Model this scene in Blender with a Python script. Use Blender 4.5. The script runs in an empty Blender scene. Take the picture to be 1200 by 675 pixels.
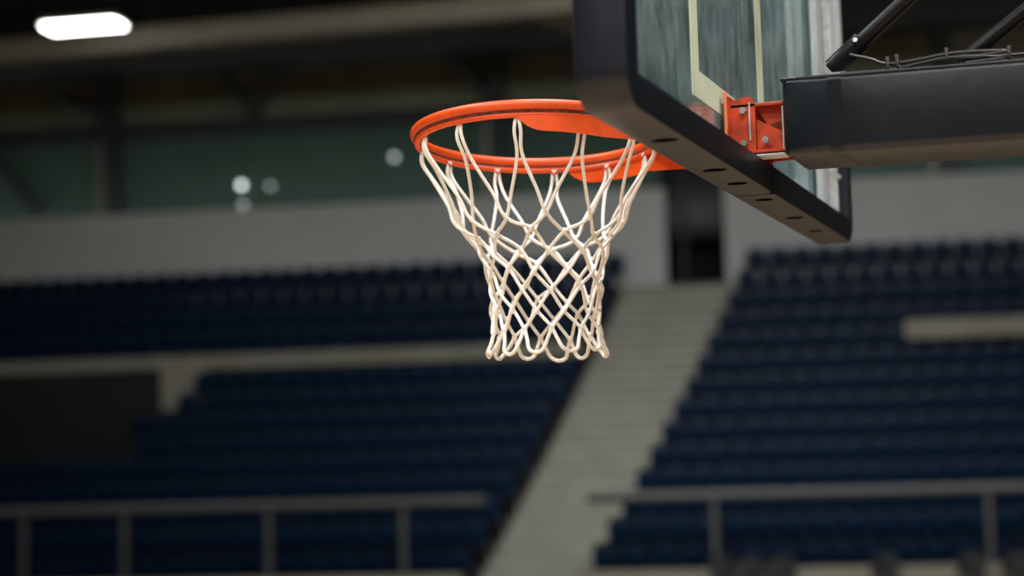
import bpy, bmesh, math, random
from mathutils import Vector, Matrix
PI = math.pi
R_ = math.radians
rng = random.Random(7)
scene = bpy.context.scene
COL = scene.collection

# ---------------------------------------------------------------- camera
CAM = Vector((0.7671, -3.3879, 2.4054))
YAW, PITCH, ROLL, FPX = 0.3419, 0.0976, -0.0271, 2198.0
fw = Vector((-math.sin(YAW) * math.cos(PITCH), math.cos(YAW) * math.cos(PITCH), math.sin(PITCH)))
r0 = Vector((math.cos(YAW), math.sin(YAW), 0))
u0 = r0.cross(fw)
rt = math.cos(ROLL) * r0 + math.sin(ROLL) * u0
up = -math.sin(ROLL) * r0 + math.cos(ROLL) * u0
cd = bpy.data.cameras.new('camera')
cam = bpy.data.objects.new('camera', cd)
COL.objects.link(cam)
m = Matrix((rt, up, -fw)).transposed().to_4x4()
m.translation = CAM
cam.matrix_world = m
cd.sensor_width = 36.0
cd.lens = 36.0 * FPX / 1200.0
cd.clip_start, cd.clip_end = 0.1, 200
cd.dof.use_dof = True
cd.dof.focus_distance = 3.42
cd.dof.aperture_fstop = 2.0
scene.camera = cam


def ray(x, y):
    return fw + (x - 600) / FPX * rt - (y - 337.5) / FPX * up


def on_plane(x, y, p, n):          # a photo point taken to a real plane of the place
    d = ray(x, y)
    k = (Vector(p) - CAM).dot(n) / d.dot(n)
    return CAM + d * k


# stand frame: s runs along the rows, t goes up into the stand
A = YAW - R_(8.5)
EX = Vector((math.cos(A), math.sin(A), 0))
EY = Vector((-math.sin(A), math.cos(A), 0))
_d = ray(620, 666)
ORG = CAM + _d * (31.0 / _d.dot(fw))
ORG.z = 0


def W(s, t, z):
    return ORG + EX * s + EY * t + Vector((0, 0, z))


def U(x, y, t):                    # photo point -> (s, z) on the vertical plane at depth t
    p = on_plane(x, y, W(0, t, 0), EY)
    q = p - ORG
    return q.dot(EX), p.z


# ---------------------------------------------------------------- materials
def mat(name, col, rough=0.5, metal=0.0, noise=0.0, scale=20.0, bump=0.0, bscale=80.0, col2=None,
        spec=0.5, coat=0.0, stretch=None):
    mt = bpy.data.materials.new(name)
    mt.use_nodes = True
    nt = mt.node_tree
    b = nt.nodes['Principled BSDF']
    b.inputs['Base Color'].default_value = (*col, 1)
    b.inputs['Roughness'].default_value = rough
    b.inputs['Metallic'].default_value = metal
    b.inputs['Specular IOR Level'].default_value = spec
    b.inputs['Coat Weight'].default_value = coat
    tc = nt.nodes.new('ShaderNodeTexCoord')
    src = tc.outputs['Object']
    if stretch:
        mp = nt.nodes.new('ShaderNodeMapping')
        mp.inputs['Scale'].default_value = stretch
        nt.links.new(src, mp.inputs[0])
        src = mp.outputs[0]
    if noise > 0 or col2:
        n = nt.nodes.new('ShaderNodeTexNoise')
        n.inputs['Scale'].default_value = scale
        n.inputs['Detail'].default_value = 5
        nt.links.new(src, n.inputs['Vector'])
        cr = nt.nodes.new('ShaderNodeValToRGB')
        c2 = col2 or tuple(c * (1 - noise) for c in col)
        cr.color_ramp.elements[0].position = 0.38
        cr.color_ramp.elements[0].color = (*c2, 1)
        cr.color_ramp.elements[1].position = 0.62
        cr.color_ramp.elements[1].color = (*col, 1)
        nt.links.new(n.outputs['Fac'], cr.inputs[0])
        nt.links.new(cr.outputs[0], b.inputs['Base Color'])
    if bump > 0:
        n2 = nt.nodes.new('ShaderNodeTexNoise')
        n2.inputs['Scale'].default_value = bscale
        n2.inputs['Detail'].default_value = 4
        nt.links.new(src, n2.inputs['Vector'])
        bp = nt.nodes.new('ShaderNodeBump')
        bp.inputs['Strength'].default_value = bump
        bp.inputs['Distance'].default_value = 0.01
        nt.links.new(n2.outputs['Fac'], bp.inputs['Height'])
        nt.links.new(bp.outputs[0], b.inputs['Normal'])
    return mt


def emis(name, col, strength):
    mt = bpy.data.materials.new(name)
    mt.use_nodes = True
    nt = mt.node_tree
    b = nt.nodes['Principled BSDF']
    b.inputs['Base Color'].default_value = (.8, .8, .8, 1)
    b.inputs['Emission Color'].default_value = (*col, 1)
    b.inputs['Emission Strength'].default_value = strength
    return mt


def glass_mat(name, tint, dust, dust_lo, dust_hi, ior=1.5, scale=3.0, stretch=(1, 1, 1), rough=0.03):
    mt = bpy.data.materials.new(name)
    mt.use_nodes = True
    nt = mt.node_tree
    for n in list(nt.nodes):
        nt.nodes.remove(n)
    out = nt.nodes.new('ShaderNodeOutputMaterial')
    tr = nt.nodes.new('ShaderNodeBsdfTransparent'); tr.inputs[0].default_value = (*tint, 1)
    gl = nt.nodes.new('ShaderNodeBsdfGlossy'); gl.inputs['Roughness'].default_value = rough
    gl.inputs[0].default_value = (.85, .95, .95, 1)
    df = nt.nodes.new('ShaderNodeBsdfDiffuse'); df.inputs[0].default_value = (*dust, 1)
    fr = nt.nodes.new('ShaderNodeFresnel'); fr.inputs[0].default_value = ior
    ge = nt.nodes.new('ShaderNodeNewGeometry')
    io = nt.nodes.new('ShaderNodeMapRange')          # the pane reflects alike from both of its faces
    io.inputs['To Min'].default_value = ior; io.inputs['To Max'].default_value = 1 / ior
    nt.links.new(ge.outputs['Backfacing'], io.inputs['Value']); nt.links.new(io.outputs[0], fr.inputs[0])
    m1 = nt.nodes.new('ShaderNodeMixShader')
    nt.links.new(fr.outputs[0], m1.inputs[0]); nt.links.new(tr.outputs[0], m1.inputs[1]); nt.links.new(gl.outputs[0], m1.inputs[2])
    tc = nt.nodes.new('ShaderNodeTexCoord')
    mp = nt.nodes.new('ShaderNodeMapping'); mp.inputs['Scale'].default_value = stretch
    nt.links.new(tc.outputs['Object'], mp.inputs[0])
    no = nt.nodes.new('ShaderNodeTexNoise'); no.inputs['Scale'].default_value = scale; no.inputs['Detail'].default_value = 6
    no.inputs['Roughness'].default_value = .62
    nt.links.new(mp.outputs[0], no.inputs['Vector'])
    mr = nt.nodes.new('ShaderNodeMapRange')
    mr.inputs['From Min'].default_value = .35; mr.inputs['From Max'].default_value = .72
    mr.inputs['To Min'].default_value = dust_lo; mr.inputs['To Max'].default_value = dust_hi
    nt.links.new(no.outputs['Fac'], mr.inputs['Value'])
    m2 = nt.nodes.new('ShaderNodeMixShader')
    nt.links.new(mr.outputs[0], m2.inputs[0]); nt.links.new(m1.outputs[0], m2.inputs[1]); nt.links.new(df.outputs[0], m2.inputs[2])
    nt.links.new(m2.outputs[0], out.inputs[0])
    return mt


def wood_floor():
    mt = bpy.data.materials.new('court wood')
    mt.use_nodes = True
    nt = mt.node_tree
    b = nt.nodes['Principled BSDF']
    b.inputs['Roughness'].default_value = .35
    tc = nt.nodes.new('ShaderNodeTexCoord')
    br = nt.nodes.new('ShaderNodeTexBrick')
    br.inputs['Scale'].default_value = 1.0
    br.inputs['Brick Width'].default_value = 1.6
    br.inputs['Row Height'].default_value = .09
    br.inputs['Mortar Size'].default_value = .002
    br.inputs['Color1'].default_value = (.54, .38, .24, 1)
    br.inputs['Color2'].default_value = (.45, .33, .21, 1)
    br.inputs['Mortar'].default_value = (.12, .07, .03, 1)
    nt.links.new(tc.outputs['Object'], br.inputs['Vector'])
    nt.links.new(br.outputs['Color'], b.inputs['Base Color'])
    return mt


M = {}
M['pad'] = mat('black vinyl padding', (.0045, .0068, .0115), .36, bump=.30, bscale=6, noise=.3, scale=4, spec=.36)
M['pad_dark'] = mat('dark webbing strap', (.004, .005, .007), .40, spec=.28)
M['slot'] = mat('dark slot cavity', (.002, .002, .002), 1.0, spec=0.0)
M['orange'] = mat('orange powder coat', (.70, .074, .006), .42, noise=.14, scale=26, spec=.4)
M['orange_dark'] = mat('worn orange steel', (.56, .046, .005), .45, noise=.45, scale=30)
M['rust'] = mat('worn dark seam', (.16, .03, .014), .8, noise=.8, scale=160)
M['cord'] = mat('net cord', (.84, .81, .75), .85, bump=.5, bscale=420, col2=(.80, .74, .66), scale=14)
M['alu'] = mat('brushed aluminium', (.55, .58, .60), .42, .55, noise=.2, scale=12, stretch=(6, 6, .6))
M['white_steel'] = mat('white painted steel', (.46, .48, .48), .5, noise=.35, scale=30)
M['bolt'] = mat('zinc bolt', (.36, .36, .35), .45, .6, noise=.3, scale=60)
M['black_steel'] = mat('black steel tube', (.006, .006, .007), .38, noise=.5, scale=25, bump=.1, bscale=60, spec=.2)
M['cable'] = mat('black rubber cable', (.012, .012, .013), .35)
M['tie'] = mat('grey cable tie', (.06, .06, .06), .35)
M['line'] = mat('pale painted target line', (.60, .66, .50), .6, noise=.1, scale=9)
M['glass'] = glass_mat('dusty backboard glass', (.82, .90, .90), (.50, .66, .70), .02, .30, 1.5, 4.5, (1, 2.6, 1.6))
M['seat'] = mat('navy seat plastic', (.004, .027, .072), .4, noise=.3, scale=3, spec=.32)
M['seat_iron'] = mat('dark seat bracket', (.02, .02, .022), .6)
M['tier'] = mat('dark tier concrete', (.030, .031, .032), .85, noise=.4, scale=2)
M['stair'] = mat('pale stair concrete', (.56, .545, .47), .8, noise=.14, scale=1.6)
M['step_shade'] = mat('stair edge shade line', (.27, .26, .22), .8)  # shade under the step edges, put into the colour
M['concrete'] = mat('olive painted concrete', (.40, .385, .31), .8, noise=.15, scale=1.2)
M['fascia'] = mat('grey painted fascia', (.78, .79, .785), .75, noise=.08, scale=.6)
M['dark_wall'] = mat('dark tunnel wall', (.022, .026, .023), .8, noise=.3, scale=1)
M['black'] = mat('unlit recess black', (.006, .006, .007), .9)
M['rail'] = mat('grey steel rail', (.16, .16, .155), .5, .2)
M['olive'] = mat('olive wall cladding', (.30, .28, .20), .85, noise=.2, scale=.7)
M['roof'] = mat('dark roof deck', (.035, .033, .030), .9, noise=.35, scale=.5, stretch=(1, 6, 1))
M['beam'] = mat('olive painted roof beam', (.48, .46, .36), .6, noise=.12, scale=1)
M['truss'] = mat('dark roof steel', (.018, .019, .02), .6)
M['pane'] = glass_mat('dark concourse glazing', (.66, .78, .74), (.12, .16, .145), .22, .32, 1.22, .8, (1, 1, .3), .3)
M['wall'] = mat('grey block wall', (.36, .37, .36), .85, noise=.12, scale=.8)
M['floor'] = wood_floor()
M['lamp'] = emis('lit white diffuser', (1, .99, .94), 14)
M['lamp_house'] = mat('lamp housing', (.5, .5, .48), .5)
M['chair'] = mat('black chair vinyl', (.02, .021, .026), .5)
M['chrome'] = mat('chair tube steel', (.3, .3, .3), .3, .9)


# ---------------------------------------------------------------- mesh helpers
class MB:
    def __init__(s):
        s.bm = bmesh.new()

    def box(s, a, b, bev=0.0, seg=2, mtx=None):
        a, b = Vector(a), Vector(b)
        c, d = (a + b) / 2, (b - a)
        g = bmesh.ops.create_cube(s.bm, size=1.0)
        vs = g['verts']
        bmesh.ops.scale(s.bm, vec=(abs(d.x), abs(d.y), abs(d.z)), verts=vs)
        if bev > 0:
            es = list({e for v in vs for e in v.link_edges})
            r = bmesh.ops.bevel(s.bm, geom=es, offset=bev, segments=seg, profile=.5, affect='EDGES')
            vs = list({v for f in r['faces'] for v in f.verts} | {v for v in vs if v.is_valid})
        bmesh.ops.translate(s.bm, vec=c, verts=vs)
        if mtx is not None:
            bmesh.ops.transform(s.bm, matrix=mtx, verts=vs)
        return s

    def tube(s, pts, r, n=8, closed=False, caps=True, squash=None):
        pts = [Vector(p) for p in pts]
        k = len(pts)
        rad = r if isinstance(r, (list, tuple)) else [r] * k
        tan = []
        for i in range(k):
            if closed:
                t = pts[(i + 1) % k] - pts[i - 1]
            else:
                t = pts[min(i + 1, k - 1)] - pts[max(i - 1, 0)]
            tan.append(t.normalized() if t.length > 1e-9 else Vector((0, 0, 1)))
        nrm = tan[0].cross(Vector((0, 0, 1)))
        if nrm.length < 1e-3:
            nrm = tan[0].cross(Vector((1, 0, 0)))
        nrm.normalize()
        rings = []
        for i in range(k):
            nrm = (nrm - tan[i] * nrm.dot(tan[i])).normalized()
            bi = tan[i].cross(nrm)
            ring = []
            for j in range(n):
                a = 2 * PI * j / n
                o = nrm * math.cos(a) * rad[i] + bi * math.sin(a) * rad[i]
                ring.append(s.bm.verts.new(pts[i] + o))
            rings.append(ring)
        last = k if closed else k - 1
        for i in range(last):
            A_, B_ = rings[i], rings[(i + 1) % k]
            for j in range(n):
                try:
                    s.bm.faces.new((A_[j], A_[(j + 1) % n], B_[(j + 1) % n], B_[j]))
                except ValueError:
                    pass
        if not closed and caps:
            s.bm.faces.new(rings[0][::-1]); s.bm.faces.new(rings[-1])
        return s

    def ball(s, c, r, u=8, v=6, sc=(1, 1, 1)):
        g = bmesh.ops.create_uvsphere(s.bm, u_segments=u, v_segments=v, radius=r)
        bmesh.ops.scale(s.bm, vec=sc, verts=g['verts'])
        bmesh.ops.translate(s.bm, vec=Vector(c), verts=g['verts'])
        return s

    def grid(s, rows):              # rows of points -> quad sheet
        vs = [[s.bm.verts.new(Vector(p)) for p in row] for row in rows]
        for i in range(len(vs) - 1):
            for j in range(len(vs[0]) - 1):
                s.bm.faces.new((vs[i][j], vs[i][j + 1], vs[i + 1][j + 1], vs[i + 1][j]))
        return s

    def prism(s, poly, off):        # closed polygon extruded along off
        off = Vector(off)
        a = [s.bm.verts.new(Vector(p)) for p in poly]
        b = [s.bm.verts.new(Vector(p) + off) for p in poly]
        n = len(a)
        s.bm.faces.new(a[::-1]); s.bm.faces.new(b)
        for i in range(n):
            s.bm.faces.new((a[i], a[(i + 1) % n], b[(i + 1) % n], b[i]))
        return s

    def strip(s, loops, closed_profile=True):   # list of profile loops (open path), capped
        vs = [[s.bm.verts.new(Vector(p)) for p in lp] for lp in loops]
        n = len(vs[0])
        for i in range(len(vs) - 1):
            for j in range(n):
                s.bm.faces.new((vs[i][j], vs[i][(j + 1) % n], vs[i + 1][(j + 1) % n], vs[i + 1][j]))
        s.bm.faces.new(vs[0][::-1]); s.bm.faces.new(vs[-1])
        return s

    def build(s, name, mt, parent=None, smooth=False, solidify=0.0):
        if solidify:
            bmesh.ops.recalc_face_normals(s.bm, faces=s.bm.faces)
            bmesh.ops.solidify(s.bm, geom=list(s.bm.faces), thickness=solidify)
        bmesh.ops.recalc_face_normals(s.bm, faces=s.bm.faces)
        me = bpy.data.meshes.new(name)
        s.bm.to_mesh(me); s.bm.free()
        for mm in (mt if isinstance(mt, (list, tuple)) else [mt]):
            me.materials.append(mm)
        if smooth:
            for p in me.polygons:
                p.use_smooth = True
            me.set_sharp_from_angle(angle=R_(40))
        o = bpy.data.objects.new(name, me)
        COL.objects.link(o)
        if parent:
            o.parent = parent
            o.matrix_parent_inverse = abs_matrix(parent).inverted()
        return o


def abs_matrix(o):
    mtx = Matrix.Translation(o.location) @ o.rotation_euler.to_matrix().to_4x4()
    if o.parent:
        return abs_matrix(o.parent) @ o.matrix_parent_inverse @ mtx
    return mtx


def tag(o, label, cat, group=None):
    o['label'] = label; o['category'] = cat
    if group:
        o['group'] = group
    return o


def thing(name, label, cat, loc=(0, 0, 0), rz=0.0, group=None):
    o = bpy.data.objects.new(name, None)
    o.empty_display_size = .2
    COL.objects.link(o)
    o.location = loc; o.rotation_euler = (0, 0, rz)
    return tag(o, label, cat, group)


def struct(o):
    o['kind'] = 'structure'
    return o


def smooth_path(pts, n=6, closed=False, pre=None, post=None):
    pts = [Vector(p) for p in pts]
    k = len(pts)
    out = []
    segs = k if closed else k - 1
    for i in range(segs):
        if closed:
            p0, p1, p2, p3 = pts[i - 1], pts[i], pts[(i + 1) % k], pts[(i + 2) % k]
        else:
            p0 = pts[i - 1] if i > 0 else (Vector(pre) if pre is not None else pts[0] * 2 - pts[1])
            p1, p2 = pts[i], pts[i + 1]
            p3 = pts[i + 2] if i + 2 < k else (Vector(post) if post is not None else pts[-1] * 2 - pts[-2])
        for j in range(n):
            t = j / n
            out.append(.5 * ((2 * p1) + (-p0 + p2) * t + (2 * p0 - 5 * p1 + 4 * p2 - p3) * t * t + (-p0 + 3 * p1 - 3 * p2 + p3) * t ** 3))
    if not closed:
        out.append(pts[-1])
    return out


# ================================================================ HOOP
T, ZB, HW = 0.072, 2.906, 0.931
XR, RR, ZR, TILT = -0.380, 0.234, 3.05, -0.0676
AX0, AW, AZ0, AZ1 = 0.1224, 0.1137, 2.952, 3.089
ZT = 3.0911
ZTOP = ZB + 1.09

hoop = thing('basketball_hoop', 'orange basketball rim on a glass backboard held by a black padded arm',
             'basketball hoop', (3.2, 0, 0))

# --- glass with the pale target rectangle
gl = MB().box((-.008, -HW + .028, ZB + .03), (0.004, HW - .028, ZTOP - .02)).build('backboard_glass', M['glass'], hoop)
tl = MB()
zt0, zt1 = ZT - .05, ZT + .40
for (a, b) in (((-.295, zt0), (.295, ZT)), ((-.295, zt1 - .05), (.295, zt1)),
               ((-.295, ZT), (-.245, zt1 - .05)), ((.245, ZT), (.295, zt1 - .05))):
    tl.box((.0042, a[0], a[1]), (.0054, b[0], b[1]))
o = tl.build('target_line', M['line'], gl)
o['label'] = 'pale green target rectangle line on the glass'

# --- aluminium frame around the glass (behind it)
fr = MB()
for sy in (-1, 1):
    y0, y1 = sy * (HW - .020), sy * (HW - (.125 if sy > 0 else .085))
    fr.box((.012, min(y0, y1), ZB + .02), (.030, max(y0, y1), ZTOP), .002, 1)
    yb0, yb1 = sy * (HW - .020), sy * (HW - .040)
    fr.box((.030, min(yb0, yb1), ZB + .02), (T - .004, max(yb0, yb1), ZTOP), .002, 1)
fr.box((.012, -HW + .02, ZB + .02), (T - .004, HW - .02, ZB + .05), .002, 1)
fr.box((.012, -HW + .02, ZTOP - .05), (T - .004, HW - .02, ZTOP), .002, 1)
frame = fr.build('backboard_frame', M['alu'], hoop)
for sy in (-1, 1):
    rb = MB()
    yc = sy * (HW - .062)
    rb.box((.030, yc - .010, ZB + .05), (.050, yc + .010, ZTOP - .05), .003, 1)
    rib = rb.build('frame_rib', M['white_steel'], frame)
    for z in ((ZB + .15, ZB + .27, ZB + .60, ZB + .85) if sy > 0 else (ZB + .60, ZB + .85)):
        b_ = MB()
        b_.tube([(.049, yc, z), (.054, yc, z)], .008, 6)
        b_.tube([(.054, yc, z), (.058, yc, z)], .004, 8)
        b_.build('frame_bolt', M['white_steel'], frame)

# --- padding: wraps the bottom edge and the lower sides
prof = [(-.0095, .010), (-.006, .003), (.001, 0), (T - .010, 0), (T - .003, .003), (T, .010), (T, .052), (T - .012, .056),
        (-.002, .056), (-.0095, .052)]
rc = .055
path = []                                        # (y, z, inward normal)
top_n, top_f = ZB + .42, ZB + .36
path.append((-HW, top_n, (1, 0)))
path.append((-HW, ZB + rc + .10, (1, 0)))
for i in range(9):
    a = PI + (PI / 2) * i / 8
    path.append((-HW + rc + rc * math.cos(a), ZB + rc + rc * math.sin(a), (-math.cos(a), -math.sin(a))))
for i in range(1, 12):
    path.append((-HW + rc + (2 * HW - 2 * rc) * i / 12, ZB, (0, 1)))
for i in range(9):
    a = 1.5 * PI + (PI / 2) * i / 8
    path.append((HW - rc + rc * math.cos(a), ZB + rc + rc * math.sin(a), (-math.cos(a), -math.sin(a))))
path.append((HW, ZB + rc + .10, (-1, 0)))
path.append((HW, top_f, (-1, 0)))
loops = [[(px, y + n[0] * pin, z + n[1] * pin) for (px, pin) in prof] for (y, z, n) in path]
pad = MB().strip(loops).build('edge_padding', M['pad'], hoop, smooth=True)
for (px, py, ln) in ((769, 165, .034), (827, 200, .034), (849, 216, .029), (880, 235, .027), (918, 256, .030), (946, 271, .024)):
    p = on_plane(px, py, (0, 0, ZB), Vector((0, 0, 1)))
    poly = []
    for i in range(16):
        a = 2 * PI * i / 16
        poly.append((T * .5 + .004 + ln * .62 * math.cos(a), p.y + .0125 * math.sin(a) * abs(math.sin(a)) ** .3, ZB - .0012))
    MB().prism(poly, (0, 0, .003)).build('slot', M['slot'], pad)
sm = on_plane(905, 195, (T, 0, 0), Vector((1, 0, 0)))
MB().box((.0, sm.y - .0015, ZB - .0008), (T + .0012, sm.y + .0015, ZB + .054)).build('seam', M['pad_dark'], pad)


# --- rim
def ring_pt(a, rad, dz=0.0):
    y = rad * math.sin(a)
    return Vector((XR + rad * math.cos(a), y, ZR + TILT * y + dz))


rim = MB().tube([ring_pt(2 * PI * i / 120, RR) for i in range(120)], .0098, 14, closed=True).build('rim', M['orange'], hoop, smooth=True)
HOOK0 = R_(-80)
HR = RR - .004
lo = [ring_pt(2 * PI * i / 120, RR - .0035, -.0168) for i in range(120)]
MB().tube(lo, .0058, 8, closed=True).build('net_rail', M['orange'], rim, smooth=True)
sl = [ring_pt(2 * PI * i / 120, RR - .002, -.0108) for i in range(120)]
MB().tube(sl, .0058, 6, closed=True).build('weld_seam', M['rust'], rim, smooth=True)
for k in range(12):
    a = HOOK0 + k * PI / 6
    hk = []
    for i in range(9):
        b = PI * i / 8
        hk.append(ring_pt(a + .022 * math.cos(b), HR - .004 - .004 * math.sin(b), -.019 - .008 * math.sin(b)))
    MB().tube(hk, .0022, 6).build('net_hook', M['orange_dark'], rim, smooth=True)


def brace(sign):
    # skirt plate: welded under the ring, leaves it on a tangent, runs to the mounting plate
    pts = []
    a0, a1 = R_(80 if sign < 0 else 94), R_(40)
    for i in range(25):
        f = i / 24
        a = a0 + (a1 - a0) * f
        h = .030 * (1 - (1 - min(1, f / .30)) ** 2.0) ** .7 + .006 * f
        p = ring_pt(sign * a, RR + .001)
        pts.append((p, -.009, -.016 - h))
    p0 = pts[-1][0]
    q = Vector((-.020, sign * .085, ZR + TILT * sign * .085))
    for i in range(1, 9):
        f = i / 8
        pts.append((p0.lerp(q, f), -.009 + .012 * f, -.052 - .018 * f))
    b = MB()
    rows = [[p + Vector((0, 0, t_)) for (p, t_, b_) in pts], [p + Vector((0, 0, (t_ + b_) / 2)) for (p, t_, b_) in pts],
            [p + Vector((0, 0, b_)) for (p, t_, b_) in pts]]
    b.grid(rows)
    return b.build('side_brace', M['orange'], rim, smooth=True, solidify=.004)


brace(-1); brace(1)
mp = MB()
mp.box((-.018, -.10, 2.965), (-.0085, .10, 3.072), .002, 1)
mp.box((-.17, -.085, 3.036), (-.010, .085, 3.042), .001, 1)
mount = mp.build('mounting_plate', M['orange'], rim)

# --- bracket behind the glass
bk = MB()
bk.box((.012, -.085, 2.955), (.021, .085, 3.075), .002, 1)             # back plate
bk.prism([(.021, -.080, 2.962), (.021, -.080, 3.066), (.055, -.080, 3.072), (.066, -.080, 3.060), (.066, -.080, 2.975), (.050, -.080, 2.958)],
         (0, .006, 0))
bk.prism([(.021, .074, 2.962), (.021, .074, 3.066), (.055, .074, 3.072), (.066, .074, 3.060), (.066, .074, 2.975), (.050, .074, 2.958)],
         (0, .006, 0))
bk.box((.021, -.080, 3.052), (.135, .080, 3.058), .001, 1)             # top shelf
bk.prism([(.066, -.060, 3.052), (.120, -.060, 3.052), (.120, -.060, 3.030), (.085, -.060, 3.018)], (0, .120, 0))
bk.box((.050, -.085, 2.966), (.121, -.040, 2.972), .001, 1)             # bottom shelf
bk.prism([(.066, -.070, 3.030), (.125, -.070, 2.998), (.125, -.070, 2.972), (.066, -.070, 2.972)], (0, .006, 0))
bk.prism([(.066, .060, 3.030), (.125, .060, 2.998), (.125, .060, 2.972), (.066, .060, 2.972)], (0, .006, 0))
bracket = bk.build('rim_bracket', M['orange_dark'], hoop)
MB().box((.012, -.098, 2.952), (.017, -.086, 3.082), .002, 1).build('gasket_strip', mat('pale orange gasket', (.68, .20, .07), .6), bracket)
for (x, z) in ((.045, 3.045), (.045, 2.985), (.085, 2.988)):
    MB().tube([(x, -.080, z), (x, -.091, z)], .0065, 6).build('bracket_bolt', M['bolt'], bracket)
MB().box((.055, -.0835, 2.99), (.0575, -.0800, 3.060)).build('worn_edge', M['white_steel'], bracket)
MB().box((.118, -.098, 2.968), (.1215, .070, 3.045), .001, 1).build('end_plate', M['white_steel'], bracket)
pl = MB()
pl.box((T - .01, -.088, ZB + .052), (.121, -.05, ZB + .057), .002, 1)
pl.build('seat_plate', M['white_steel'], bracket)

# --- padded arm
ax1 = 2.75
sl_ = -0.0159
arm_m = Matrix.Translation(Vector((AX0, 0, AZ0)))
ab = MB()


def arm_loop(x, inset=0.0):
    dz = sl_ * (x - AX0)
    w, wf, z0, z1 = AW - inset, AW - .030 - inset, AZ0 + inset + dz, AZ1 - inset * .5 + dz
    b0 = .016
    pts = []
    for (cy, cz, a0) in ((wf - b0, z0 + b0, -90), (wf - .008, z1 - .008, 0), (-w + .008, z1 - .008, 90), (-w + b0, z0 + b0, 180)):
        rad = b0 if cz < (z0 + z1) / 2 else .008
        for i in range(5):
            a = R_(a0 + 90 * i / 4)
            pts.append((x, cy + rad * math.cos(a), cz + rad * math.sin(a)))
    return pts


ab.strip([arm_loop(AX0, .010), arm_loop(AX0 + .003, .004), arm_loop(AX0 + .010, 0)] + [arm_loop(AX0 + .01 + (ax1 - AX0) * i / 24) for i in range(1, 25)])
arm = ab.build('support_arm', M['pad'], hoop, smooth=True)
st_ = MB().strip([[(p[0], p[1] * 1.006, AZ0 + sl_ * (x - AX0) + (p[2] - AZ0 - sl_ * (x - AX0)) * 1.006 - .0004) for p in arm_loop(x)] for x in (.205, .229)])
st_.build('padding_strap', M['pad_dark'], arm)
MB().box((AX0 - .002, -AW + .002, AZ1 - .004), (AX0 + .030, AW - .032, AZ1 + .004), .002, 1).build('padding_flap', M['pad_dark'], arm)
wl = MB()
for sy in (-1, 1):
    wl.tube([(AX0 + .02, sy * (AW - .006) - (.030 if sy > 0 else 0), AZ1 + .001 + sl_ * .0), (ax1, sy * (AW - .006) - (.030 if sy > 0 else 0), AZ1 + .001 + sl_ * (ax1 - AX0))], .0035, 6)
wl.build('piping', M['pad_dark'], arm)


# --- struts of the truss above the arm
def on_y0(px, py):
    return on_plane(px, py, (0, 0, 0), Vector((0, 1, 0)))


def strut(pa, pb, r, nm='strut'):
    d = (pb - pa).normalized()
    end = pa + d * ((3.95 - pa.z) / d.z)
    b = MB().tube([pa - d * .004, pa, pa + d * .004, end], [r * .8, r, r, r], 16)
    o_ = b.build(nm, M['black_steel'], hoop, smooth=True)
    return o_, d, end


s1, d1, e1 = strut(on_y0(975, 81), on_y0(1062, 0), .0150)
pa = on_y0(975, 81)
MB().tube([pa + d1 * .0, pa + d1 * .070], .0192, 16).build('sleeve', M['black_steel'], s1, smooth=True)
MB().tube([pa + d1 * .066, pa + d1 * .074], .0202, 16).build('clamp', M['black_steel'], s1, smooth=True)
MB().tube([pa + d1 * .062 + Vector((0, -.017, .004)), pa + d1 * .062 + Vector((0, -.024, .006))], .005, 6).build('clamp_bolt', M['bolt'], s1)
s2, d2, e2 = strut(on_y0(1126, 74), on_y0(1207, 8), .0142)
ft = MB()
ft.box((.13, -.035, AZ1), (.26, .035, AZ1 + .006), .002, 1)
ft.prism([(.165, -.022, AZ1 + .006), (.235, -.022, AZ1 + .006), (.222, -.022, AZ1 + .024), (.195, -.022, AZ1 + .024)], (0, .005, 0))
ft.prism([(.165, .017, AZ1 + .006), (.235, .017, AZ1 + .006), (.222, .017, AZ1 + .024), (.195, .017, AZ1 + .024)], (0, .005, 0))
ft.build('strut_shoe', M['white_steel'], hoop)
uz = 3.95
MB().box((min(e1.x, 1.0), -.05, uz - .05), (ax1 + .1, .05, uz + .05), .006, 1).build('upper_arm', M['black_steel'], hoop)
# mounting arms from the upper arm to the top of the frame
ua = MB()
for sy in (-1, 1):
    ua.tube([(min(e1.x, 1.0) + .06, 0, uz), (.06, sy * .55, ZTOP - .03)], .018, 10)
ua.build('frame_stay', M['black_steel'], hoop)
# mast and wheeled base, beyond the right edge of the photograph
MB().box((2.62, -.12, .55), (2.86, .12, uz + .05), .01, 1).build('mast', M['black_steel'], hoop)
bs = MB().box((2.3, -.65, .10), (4.3, .65, .80), .05, 3)
bs.build('base', M['pad'], hoop, smooth=True)
for sx in (2.5, 4.1):
    for sy in (-.45, .45):
        MB().tube([(sx, sy - .03, .06), (sx, sy + .03, .06)], .06, 16).build('wheel', M['cable'], hoop, smooth=True)

# --- cables lying along the arm
yy = -AW + .03


def on_yy(px, py, y=yy):
    return on_plane(px, py, (0, y, 0), Vector((0, 1, 0)))


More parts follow.
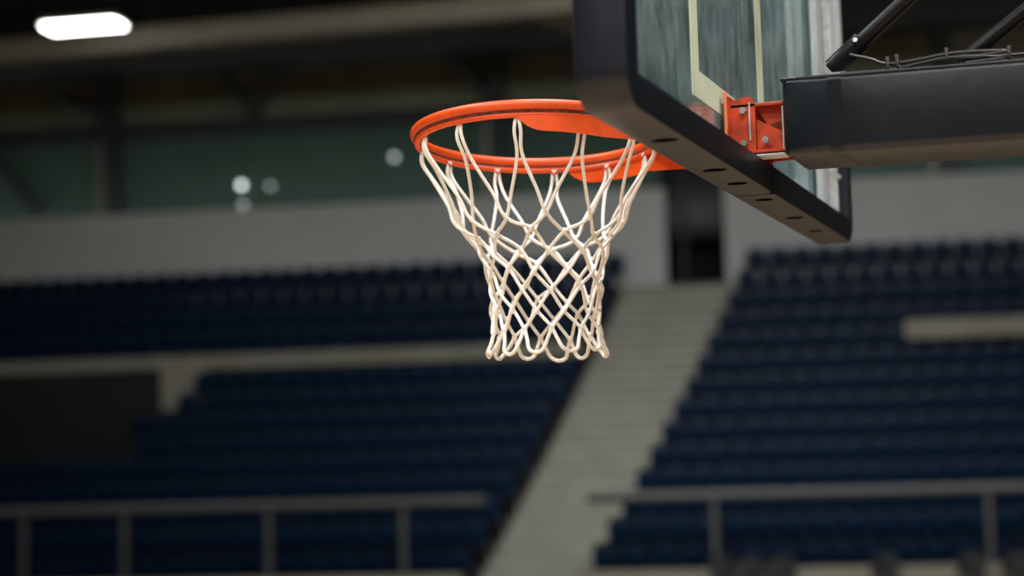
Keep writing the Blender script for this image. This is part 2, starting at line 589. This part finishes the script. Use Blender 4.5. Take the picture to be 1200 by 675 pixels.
c1 = [on_yy(996, 64), on_yy(1020, 69), on_yy(1041, 75), on_yy(1075, 70), on_yy(1110, 63), on_yy(1145, 60), on_yy(1183, 59.5), on_yy(1215, 62)]
c2 = [on_yy(985, 87), on_yy(1020, 84), on_yy(1050, 81), on_yy(1080, 74), on_yy(1110, 68), on_yy(1150, 66), on_yy(1183, 67), on_yy(1215, 69)]
for cpts, rad in ((c1, .0030), (c2, .0036)):
    ext = cpts[-1] + Vector((1.6, 0, -.02)); 
    MB().tube(smooth_path(cpts + [ext], 6), rad, 8).build('cable', M['cable'], hoop, smooth=True)
for (px, py) in ((1041, 76), (1052, 73), (1110, 65.5), (1183, 63)):
    p = on_yy(px, py)
    b = MB()
    b.tube([p + Vector((0, .008 * math.cos(a), .010 * math.sin(a))) for a in [2 * PI * i / 12 for i in range(12)]], .0030, 6, closed=True)
    b.box(p + Vector((-.003, -.010, .006)), p + Vector((.003, -.003, .013)))
    b.build('cable_tie', M['tie'], hoop, smooth=True)

# ================================================================ NET
net = thing('basketball_net', 'white knotted cord net hanging from the orange rim', 'basketball net', (XR, 0, ZR - .02))
nx0, ny0 = XR, 0.0
# rows of crossings: radius, height below the hooks
ROWS = []
for (yp, rad) in ((251, .160), (272, .131), (294, .117), (318, .1085), (339, .1035), (363, .102), (386, .1035), (413, .114)):
    p = on_plane(632, yp, (XR, -rad, 0), Vector((0, 1, 0)))
    ROWS.append((rad, p.z, p.x - XR))
ZH = ZR - .030
j_a = {}
for j in range(8):
    for k in range(24):
        j_a[(j, k)] = (rng.uniform(-.045, .045), rng.uniform(-.0055, .0055), rng.uniform(-.004, .004))


def net_pt(j, k, side=0.0):
    """crossing row j, half-cell index k (24 round the ring)"""
    k %= 24
    rad, z, dx = ROWS[j]
    da, dz, dr = j_a[(j, k)]
    a = HOOK0 + k * PI / 12 + da * (1 if j < 7 else .8)
    rad = rad + dr + side
    return Vector((XR + .010 * (1 - 0) * min(1, (j + 1) / 4) + rad * math.cos(a), rad * math.sin(a), z + dz + TILT * .4 * rad * math.sin(a)))


CR = .0033
for k in range(12):
    kk = 2 * k
    a = HOOK0 + k * PI / 6
    top = ring_pt(a, HR - .005, -.024)
    tl_ = MB()
    for sgn in (-1, 1):
        end = net_pt(0, kk + sgn, sgn * .003)
        mid = top.lerp(end, .45)
        sag = rng.uniform(.3, .9)
        lat = Vector((-math.sin(a), math.cos(a), 0)) * sgn
        out = Vector((math.cos(a), math.sin(a), 0))
        p1 = top + Vector((0, 0, -.022)) + lat * .006 + out * .001
        m1 = top.lerp(end, .38) - lat * .012 * sag + out * .006
        m2 = top.lerp(end, .74) - lat * .005 * sag - out * .002
        tl_.tube(smooth_path([top + lat * .0022 + Vector((0, 0, .007)), p1, m1, m2, end], 6, post=net_pt(1, kk + 2 * sgn)), CR, 8)
    tl_.build('top_loop', M['cord'], net, smooth=True)

body = MB()
for k in range(12):
    for sgn in (-1, 1):
        k0 = 2 * k + 1
        pts = []
        for j in range(7):
            pts.append(net_pt(j, k0 + sgn * j, sgn * .003 * (1 if j % 2 == 0 else -1)))
        body.tube(smooth_path(pts, 6, pre=ring_pt(HOOK0 + 2 * k * PI / 12 + (PI / 6 if sgn < 0 else 0), .20, -.10), post=net_pt(7, k0 + sgn * 7)), CR, 8)
for j in range(7):
    for k in range(12):
        p = net_pt(j, 2 * k + (1 if j % 2 == 0 else 0))
        body.ball(p, .0056, 8, 6, (1, 1, 1.25))
body.build('cord_mesh', M['cord'], net, smooth=True)
for k in range(12):
    kk = 2 * k
    A_, B_, tip = net_pt(6, kk - 1), net_pt(6, kk + 1), net_pt(7, kk)
    q1 = A_.lerp(tip, .45) + (A_ - B_) * .10
    q2 = B_.lerp(tip, .45) + (B_ - A_) * .10
    t1 = tip + (A_ - B_) * .25 + Vector((0, 0, .006))
    t2 = tip + (B_ - A_) * .25 + Vector((0, 0, .006))
    MB().tube(smooth_path([A_, q1, t1, tip, t2, q2, B_], 6), CR * 1.1, 8).build('bottom_loop', M['cord'], net, smooth=True)

# ================================================================ STAND
DEP = .75
YT = [637, 607, 578, 550, 521, 496, 471, 445, 419, 394, 370, 346, 322, 298]
NR = len(YT)
TF = [.2 + DEP * k for k in range(NR)]               # front of each row's deck
zt_raw = [U(700, y, TF[k] + .6)[1] for k, y in enumerate(YT)]
SEAT_H = .80
# smooth rises (quadratic through the readings)
n = NR
xs = list(range(n))


def polyfit2(xs, ys):
    import itertools
    S = [sum(x ** p for x in xs) for p in range(5)]
    Tt = [sum(y * x ** p for x, y in zip(xs, ys)) for p in range(3)]
    Mx = Matrix(((S[0], S[1], S[2]), (S[1], S[2], S[3]), (S[2], S[3], S[4])))
    return Mx.inverted() @ Vector(Tt)


cf = polyfit2(xs, zt_raw)
ZF = [cf[0] + cf[1] * k + cf[2] * k * k - SEAT_H for k in range(n)]    # deck heights
al = [(TF[k] + .6, U(545 + (675 - y) * 200 / 385, y, TF[k] + .6)[0], U(675 + (675 - y) * 205 / 385, y, TF[k] + .6)[0]) for k, y in enumerate(YT)]
tm = sum(a[0] for a in al) / n


def lin(idx):
    ym = sum(a[idx] for a in al) / n
    b = sum((a[0] - tm) * (a[idx] - ym) for a in al) / sum((a[0] - tm) ** 2 for a in al)
    return lambda t: ym + b * (t - tm)


AL, AR = lin(1), lin(2)                               # stair edges as s(t)
S0, S1 = -15.0, 11.0
WALLTOP = U(1000, 664, 0)[1]
SH = -9.0                                            # right edge of the tunnel opening in the left block


def deck_profile(k0, k1, base):
    """stepped cross-section rows k0..k1-1, in (t, z)"""
    pts = [(TF[k0], base)]
    for k in range(k0, k1):
        pts.append((TF[k], ZF[k])); pts.append((TF[k] + DEP, ZF[k]))
    pts.append((TF[k1 - 1] + DEP, base))
    return pts


def stand_mesh(name, mt, blocks):
    b = MB()
    for (prof_, sa, sb) in blocks:                    # sa, sb: functions of t
        a = [W(sa(t), t, z) for t, z in prof_]
        c = [W(sb(t), t, z) for t, z in prof_]
        va = [b.bm.verts.new(p) for p in a]; vb = [b.bm.verts.new(p) for p in c]
        m_ = len(va)
        b.bm.faces.new(va[::-1]); b.bm.faces.new(vb)
        for i in range(m_):
            b.bm.faces.new((va[i], va[(i + 1) % m_], vb[(i + 1) % m_], vb[i]))
    return struct(b.build(name, mt))


c_ = lambda v: (lambda t: v)
KH0, KH1 = 5, 9                                       # rows cut away by the tunnel
full = deck_profile(0, n, 0.0)
stand_mesh('seating_tiers', M['tier'], [
    (full, c_(SH), lambda t: AL(t)),
    (full, lambda t: AR(t), c_(S1)),
    (deck_profile(0, KH0, 0.0), c_(S0), c_(SH)),
    (deck_profile(KH1, n, 0.0), c_(S0), c_(SH))])
# stairs: two treads to a row
st_pts = [(TF[0] - .185, 0.0)]
for k in range(n):
    zb_ = ZF[k - 1] if k else ZF[0] - .42
    zh = (zb_ + ZF[k]) / 2
    t_h = TF[k] - .375 if k else TF[0] - .185
    st_pts += [(t_h, zb_ + .002 if k else 0.0), (t_h, zh), (TF[k], zh), (TF[k], ZF[k] + .002)]
st_pts += [(TF[-1] + DEP, ZF[-1] + .002), (TF[-1] + DEP, 0.0)]
st_pts = [p for i, p in enumerate(st_pts) if i == 0 or p != st_pts[i - 1]]
stand_mesh('stairs', M['stair'], [(st_pts, AL, AR)])
nb = MB()  # darker strips painted in as shadow lines below each step edge
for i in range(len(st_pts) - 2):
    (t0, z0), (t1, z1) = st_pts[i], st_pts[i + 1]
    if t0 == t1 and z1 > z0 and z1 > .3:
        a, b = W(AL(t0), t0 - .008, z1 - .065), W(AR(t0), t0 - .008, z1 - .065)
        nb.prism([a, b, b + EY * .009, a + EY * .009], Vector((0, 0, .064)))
struct(nb.build('stair_shade_line', M['step_shade']))


def sbox(b, s0, s1, t0, t1, z0, z1):
    b.prism([W(s0, t0, z0), W(s1, t0, z0), W(s1, t1, z0), W(s0, t1, z0)], (0, 0, z1 - z0))
    return b


# front wall, parapets, tunnel
fwb = MB()
sbox(fwb, S0, AL(0), -.12, .08, 0, WALLTOP); sbox(fwb, AR(0), S1, -.12, .08, 0, WALLTOP)
struct(fwb.build('wall_front', M['concrete']))
pz0, pz1 = U(565, 419, TF[9])[1], U(565, 405, TF[9])[1]
pb = MB()
sbox(pb, S0, AL(TF[9]) - .02, TF[9] - .16, TF[9] - .01, pz0 - .04, pz1)
sbox(pb, U(184, 440, TF[9] - .16)[0], U(243, 440, TF[9] - .16)[0], TF[9] - .16, TF[9] - .01, ZF[8] - .1, pz0 - .04)
struct(pb.build('tier_parapet', M['concrete']))
sr0 = U(1060, 385, TF[9])[0]
qz1, qz0 = U(1100, 374, TF[9])[1], U(1100, 396, TF[9])[1]
pb = MB(); sbox(pb, sr0, S1, TF[9] - .16, TF[9] - .01, qz0, qz1)
struct(pb.build('tier_parapet', M['concrete']))
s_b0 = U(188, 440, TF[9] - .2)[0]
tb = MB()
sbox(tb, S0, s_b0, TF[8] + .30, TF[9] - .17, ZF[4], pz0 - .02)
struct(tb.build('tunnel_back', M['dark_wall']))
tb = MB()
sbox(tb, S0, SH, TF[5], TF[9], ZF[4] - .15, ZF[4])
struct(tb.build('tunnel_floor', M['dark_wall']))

# ---- seats
def seat_mesh():
    b = MB()
    w = .225
    rows = []
    for (zz, yy_, ww) in ((.36, .47, .200), (.44, .495, .222), (.55, .51, .226), (.68, .525, .224), (.76, .538, .212), (.795, .545, .180), (.80, .548, .10)):
        rows.append([(ww * u, yy_ + .030 * (u * u) * -1 + .0, zz - .02 * abs(u) ** 3) for u in (-1, -.66, -.33, 0, .33, .66, 1)])
    b.grid(rows)
    pan = []
    for (zz, yy_, ww) in ((.40, .455, .205), (.47, .415, .212), (.60, .385, .212), (.70, .372, .200), (.735, .372, .150)):
        pan.append([(ww * u, yy_ - .012 * (1 - u * u), zz - .015 * abs(u) ** 3) for u in (-1, -.66, -.33, 0, .33, .66, 1)])
    b.grid(pan)
    bmesh.ops.recalc_face_normals(b.bm, faces=b.bm.faces)
    bmesh.ops.solidify(b.bm, geom=list(b.bm.faces), thickness=.022)
    nf = len(b.bm.faces)
    for sx in (-1, 1):
        b.box((sx * .19 - .02, .43, .0), (sx * .19 + .02, .50, .45))
    b.box((-.2, .44, .33), (.2, .49, .38))
    b.bm.faces.ensure_lookup_table()
    for f in b.bm.faces[nf:]:
        f.material_index = 1
    return b


ORD = ['', 'first', 'second', 'third', 'fourth', 'fifth', 'sixth', 'seventh', 'eighth', 'ninth', 'tenth', 'eleventh', 'twelfth',
       'thirteenth', 'fourteenth', 'fifteenth', 'sixteenth', 'seventeenth', 'eighteenth', 'nineteenth', 'twentieth',
       'twenty-first', 'twenty-second', 'twenty-third', 'twenty-fourth', 'twenty-fifth', 'twenty-sixth', 'twenty-seventh',
       'twenty-eighth', 'twenty-ninth', 'thirtieth', 'thirty-first', 'thirty-second']
proto = seat_mesh().build('stadium_seat', [M['seat'], M['seat_iron']], None, smooth=True)
tunnel_s = {5: U(150, 516, TF[5] + .5)[0], 6: U(168, 490, TF[6] + .5)[0], 7: U(195, 464, TF[7] + .5)[0], 8: U(238, 440, TF[8] + .5)[0]}
spots, beyond = [], []
for k in range(n):
    tc_ = TF[k] + .5
    lo_s, hi_s = U(-25, YT[k] + 18, tc_)[0], U(1215, YT[k] - 14, tc_)[0]
    s = AL(tc_) - .30
    i = 1
    while s > max(lo_s - 2.0, S0 + .3):
        if not (k in tunnel_s and s < tunnel_s[k]):
            (spots if s > lo_s else beyond).append((k, 'left', i, s))
        s -= .5; i += 1
    s = AR(tc_) + .30
    i = 1
    while s < min(hi_s + 2.0, S1 - .3):
        (spots if s < hi_s else beyond).append((k, 'right', i, s))
        s += .5; i += 1
first = True
rest = []
for idx, (k, side, i, s) in enumerate(spots):
    p = W(s, TF[k], ZF[k])
    if idx >= 300:
        rest.append((p, k)); continue
    o = proto if first else proto.copy()
    if not first:
        COL.objects.link(o)
    first = False
    o.location = p
    o.rotation_euler = (0, 0, A)
    rowtxt = 'front row' if k == 0 else ORD[k + 1] + ' row from the front'
    tag(o, f'navy stadium seat in the {rowtxt}, {ORD[i]} seat {side} of the stairs', 'seat', 'navy seats in the stand')
rest += [(W(s, TF[k], ZF[k]), k) for (k, side, i, s) in beyond]     # the rows run on a little past the frame
bm_all = bmesh.new()
src = proto.data
for (p, k) in rest:
    mark = len(bm_all.verts)
    bm_all.from_mesh(src)
    bm_all.verts.ensure_lookup_table()
    bmesh.ops.transform(bm_all, matrix=Matrix.Translation(p) @ Matrix.Rotation(A, 4, 'Z'), verts=bm_all.verts[mark:])
me = bpy.data.meshes.new('upper_stadium_seats'); bm_all.to_mesh(me); bm_all.free()
me.materials.append(M['seat']); me.materials.append(M['seat_iron'])
o = bpy.data.objects.new('upper_stadium_seats', me); COL.objects.link(o)
o['kind'] = 'stuff'
tag(o, 'rows of navy seats at the top of the stand below the grey wall', 'seats', 'navy seats in the stand')

# ---- railings on the front wall
RZ = (U(300, 590, .0)[1] + U(900, 571, .0)[1]) / 2 - .07


def railing(s0, s1, posts, label):
    r = thing('railing', label, 'railing', W((s0 + s1) / 2, -.02, WALLTOP), A, 'grey railings on the front wall')
    b = MB().tube([W(s0, -.02, RZ), W(s1, -.02, RZ)], .085, 10)
    b.build('top_rail', M['rail'], r, smooth=True)
    for sp_ in posts:
        pb_ = MB()
        pb_.box((-.045, -.04, WALLTOP), (.045, .04, RZ), .006, 1, Matrix.Translation(W(sp_, -.02, 0)) @ Matrix.Rotation(A, 4, 'Z'))
        pb_.box((-.09, -.08, WALLTOP - .001), (.09, .08, WALLTOP + .02), .004, 1, Matrix.Translation(W(sp_, -.02, 0)) @ Matrix.Rotation(A, 4, 'Z'))
        pb_.build('post', M['rail'], r)


pl_ = [U(x, 630, -.02)[0] for x in (28, 146, 315, 473)]
railing(S0, AL(.6) + .30, [pl_[0] - 2.2] + pl_, 'long grey steel railing left of the pale stairs')
pr_ = [U(x, 625, -.02)[0] for x in (838, 1160)]
railing(AR(.6) + .12, S1, pr_, 'grey steel railing right of the pale stairs')

# ---- fascia wall at the top of the stand with the dark doorway
TB = TF[-1] + DEP
fz1 = (U(100, 254, TB)[1] + U(700, 224, TB)[1]) / 2
sd0, sd1 = U(779, 250, TB)[0], U(849, 250, TB)[0]
fb = MB()
sbox(fb, S0 - 2, sd0, TB, TB + .2, 0, fz1)
struct(fb.build('fascia_wall', M['fascia']))
fb = MB()
sbox(fb, sd1, S1 + 4, TB, TB + .2, 0, fz1)
struct(fb.build('fascia_wall', M['fascia']))
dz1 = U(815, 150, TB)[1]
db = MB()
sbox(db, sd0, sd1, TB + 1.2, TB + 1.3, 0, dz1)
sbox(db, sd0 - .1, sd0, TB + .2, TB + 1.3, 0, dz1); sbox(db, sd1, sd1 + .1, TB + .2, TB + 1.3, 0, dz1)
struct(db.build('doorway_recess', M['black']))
db = MB()
sbox(db, sd0 + .34, sd0 + .46, TB + .02, TB + .14, ZF[-1], dz1 - .1)
struct(db.build('trim_1', M['truss']))

# ---- glazed concourse and roof
TW = TB + 2.6
CZ = 12.6
wb = MB(); sbox(wb, S0 - 12, S1 + 12, TW + .9, TW + 1.1, 0, CZ)
struct(wb.build('wall_back', M['olive']))
wz0, wz1 = fz1 - .6, U(300, 156, TW)[1]
sedge = [S0 - 4 + i * 3.1 for i in range(11)]
for i in range(10):
    b = MB(); sbox(b, sedge[i], sedge[i + 1], TW, TW + .03, wz0, wz1)
    w_ = struct(b.build('window_%d' % (i + 1), M['pane']))
mb_ = MB()
sbox(mb_, S0 - 6, S1 + 10, TW - .2, TW + .1, wz1 - .02, wz1 + .36)
struct(mb_.build('trim_2', M['truss']))
fl = MB(); sbox(fl, S0 - 6, S1 + 10, TB + .2, TW + .9, fz1 - 1.15, fz1 - 1.0)
struct(fl.build('concourse_floor', M['dark_wall']))
for i, px in enumerate((130, 585, 1110)):
    sc = U(px, 200, TW - .25)[0]
    b = MB(); sbox(b, sc - .2, sc + .2, TW - .45, TW - .05, fz1 - 1.1, CZ)
    struct(b.build('column', M['truss']))
    b = MB(); sbox(b, sc - .36, sc - .24, TW - .2, TW - .05, fz1 - 1.1, wz1)
    struct(b.build('column_trim', M['olive']))


def bar(p, q, r):
    return MB().tube([p, q], r, 6)


def pw(px, py, t):
    s, z = U(px, py, t)
    return W(s, t, z)


for (a, b) in (((332, 66), (301, 138)), ((262, 88), (301, 138)), ((505, 42), (574, 112)), ((60, 112), (128, 140)), ((-10, 180), (46, 250))):
    struct(bar(pw(*a, TW - .35), pw(*b, TW - .35), .13).build('roof_brace', M['truss']))
# ceiling
cb = MB(); sbox(cb, S0 - 14, S1 + 14, -46, TW + 1.1, CZ, CZ + .2)
struct(cb.build('ceiling', M['roof']))
# big olive roof beam
BZ = 11.3
nz = Vector((0, 0, 1))
b0, b1 = on_plane(-40, 78, (0, 0, BZ), nz), on_plane(760, 8, (0, 0, BZ), nz)
dv = (b1 - b0).normalized()
b0 = b0 - dv * 2; b1 = b1 + dv * 6
sd = dv.cross(nz)
ib = MB()
ib.prism([b0 - sd * .22, b0 + sd * .22, b0 + sd * .22 + nz * .05, b0 - sd * .22 + nz * .05], b1 - b0)
ib.prism([b0 - sd * .02 + nz * .05, b0 + sd * .02 + nz * .05, b0 + sd * .02 + nz * .40, b0 - sd * .02 + nz * .40], b1 - b0)
ib.prism([b0 - sd * .22 + nz * .40, b0 + sd * .22 + nz * .40, b0 + sd * .22 + nz * .45, b0 - sd * .22 + nz * .45], b1 - b0)
struct(ib.build('roof_beam', M['beam']))
hb = MB()
L = (b1 - b0).length
for i in range(9):
    p = b0 + dv * (L * (i + .5) / 9)
    hb.tube([p + nz * .44, p + nz * (CZ - BZ)], .05, 6)
struct(hb.build('beam_hanger', M['truss']))
for (a, b) in (((505, -30), (690, 36)),):
    p, q = on_plane(*a, (0, 0, BZ + .9), nz), on_plane(*b, (0, 0, BZ + .3), nz)
    struct(bar(p, q, .16).build('roof_brace', M['beam']))
# rest of the hall
wl_ = MB(); sbox(wl_, S0 - 14, S0 - 13.8, -46, TW + 1, 0, CZ); struct(wl_.build('wall_left', M['wall']))
wl_ = MB(); sbox(wl_, S1 + 13.8, S1 + 14, -46, TW + 1, 0, CZ); struct(wl_.build('wall_right', M['wall']))
wl_ = MB(); sbox(wl_, S0 - 14, S1 + 14, -46, -45.8, 0, CZ); struct(wl_.build('wall_rear', M['wall']))
fo = MB(); sbox(fo, S0 - 14, S1 + 14, -46, TW + 1.1, -.2, 0); struct(fo.build('floor', M['floor']))

# ---- lit ceiling lamp
LZ = 11.4
lc = on_plane(98, 29.5, (0, 0, LZ), nz)
l0, l1 = on_plane(56, 32.5, (0, 0, LZ), nz), on_plane(141, 26.0, (0, 0, LZ), nz)
ld = l1 - l0
la = math.atan2(ld.y, ld.x)
hl = ld.length / 2
lamp = thing('ceiling_lamp', 'bright white rectangular lamp hanging under the dark roof at upper left', 'lamp', lc, la)
ML = Matrix.Translation(lc) @ Matrix.Rotation(la, 4, 'Z')
MB().box((-hl, -.30, -.05), (hl, .30, .0), .02, 2, ML).build('diffuser', M['lamp'], lamp)
MB().box((-hl - .03, -.33, .0), (hl + .03, .33, .10), .01, 1, ML).build('housing', M['lamp_house'], lamp)
for sx in (-.7, .7):
    MB().tube([ML @ Vector((sx * hl, 0, .1)), ML @ Vector((sx * hl, 0, CZ - LZ))], .015, 6).build('hanger', M['truss'], lamp)

# ---- small round lamps at the glazing
for (px, py, st, lab) in ((283, 217, 3, 'brightest small round lamp glowing at the dark glazing left of the net'),
                          (317, 218, .33, 'dim small round lamp right of the brightest lamp at the glazing'),
                          (285, 240, .4, 'dim small round lamp just below the brightest lamp above the grey wall'),
                          (462, 184, .9, 'small round lamp at the glazing nearest the orange rim')):
    s, z = U(px, py, TW - .12)
    p = W(s, TW - .12, z)
    o = thing('globe_lamp', lab, 'lamp', p, A, 'small round lamps at the glazing')
    MB().ball(p, .075, 12, 8).build('globe', emis('globe glow %d' % px, (.92, 1, .98), st), o, smooth=True)
    MB().tube([p + EY * .05, p + EY * .14], .03, 8).build('lamp_base', M['lamp_house'], o)

# ---- black chairs at the foot of the wall
def chair_parts(root):
    MB().box((-.22, -.22, .43), (.22, .20, .48), .02, 2).build('seat', M['chair'], root, smooth=True)
    b = MB()
    b.grid([[(.21 * u * w_, .20 + .06 * f - .03 * (1 - u * u) * -1, z_) for u in (-1, -.5, 0, .5, 1)] for (z_, f, w_) in ((.58, 0, .95), (.72, .4, 1), (.88, .8, 1), (.95, 1, .9))])
    b.build('backrest', M['chair'], root, smooth=True, solidify=.03)
    for sx in (-1, 1):
        MB().tube([(sx * .20, -.19, 0), (sx * .20, -.19, .44)], .013, 8).build('leg', M['chrome'], root, smooth=True)
        MB().tube([(sx * .20, .22, 0), (sx * .20, .20, .45), (sx * .20, .27, .90)], .013, 8).build('leg', M['chrome'], root, smooth=True)


cx = [(846, 'black chair at the wall foot, first to the right of the stairs'), (881, 'black chair at the wall foot, second to the right of the stairs'),
      (916, 'black chair at the wall foot, third to the right of the stairs'), (1040, 'black chair at the wall foot, fourth to the right of the stairs'),
      (1140, 'black chair at the wall foot, fifth to the right of the stairs'), (1192, 'black chair at the wall foot, nearest the right edge')]
root = thing('courtside_chair', cx[0][1], 'chair', (0, 0, 0), 0, 'black chairs along the front wall')
chair_parts(root)
for i, (px, lab) in enumerate(cx):
    s, z = U(px, 668, -.6)
    if i == 0:
        r = root
    else:
        r = root.copy(); COL.objects.link(r)
        for ch in root.children:
            c2 = ch.copy(); COL.objects.link(c2); c2.parent = r
    r.location = W(s, -.6, 0)
    r.rotation_euler = (0, 0, A + rng.uniform(-.12, .12))
    r['label'] = lab

# ================================================================ LIGHT
wd = bpy.data.worlds.new('world'); scene.world = wd
wd.use_nodes = True
wd.node_tree.nodes['Background'].inputs[0].default_value = (.5, .55, .6, 1)
wd.node_tree.nodes['Background'].inputs[1].default_value = .02


def area(loc, to, size, power, col=(1, .97, .92), spread=180):
    l = bpy.data.lights.new('arena_or_fill_light', 'AREA')
    l.shape = 'RECTANGLE'; l.size, l.size_y = size; l.energy = power; l.color = col; l.spread = R_(spread)
    o = bpy.data.objects.new('arena_or_fill_light', l); COL.objects.link(o)
    o.location = loc
    d = Vector(to) - Vector(loc)
    o.rotation_euler = d.to_track_quat('-Z', 'Y').to_euler()
    return o


for (x, y) in ((-5, -7), (1.5, -8), (7, -6), (-6, 0), (0, 1.5), (6.5, 1), (-3, -14), (5, -14)):
    area((x, y, 11.8), (x * .6, y * .55, 0), (1.4, .7), 365, (1, .985, .96), spread=115)
# stand lights
for (s, e) in ((-7, 55), (2, 210), (8, 170)):
    area(W(s, -8.0, 10.5), W(s, 2.5, 2.2), (1.6, .8), e * 1.06, (.97, 1, .99), 125)
area(W(-2, TB + .7, fz1 - .55), W(-2, TW + .9, fz1 + 1.6), (30, .3), 165, (.92, 1, .96), 170)  # unseen fill strip, added behind the fascia to brighten glazing and back wall

scene.view_settings.view_transform = 'Standard'
scene.view_settings.look = 'None'
scene.view_settings.exposure = 0
scene.cycles.max_bounces = 8
scene.cycles.transparent_max_bounces = 12
scene.cycles.use_denoising = True
scene.cycles.sample_clamp_indirect = 4
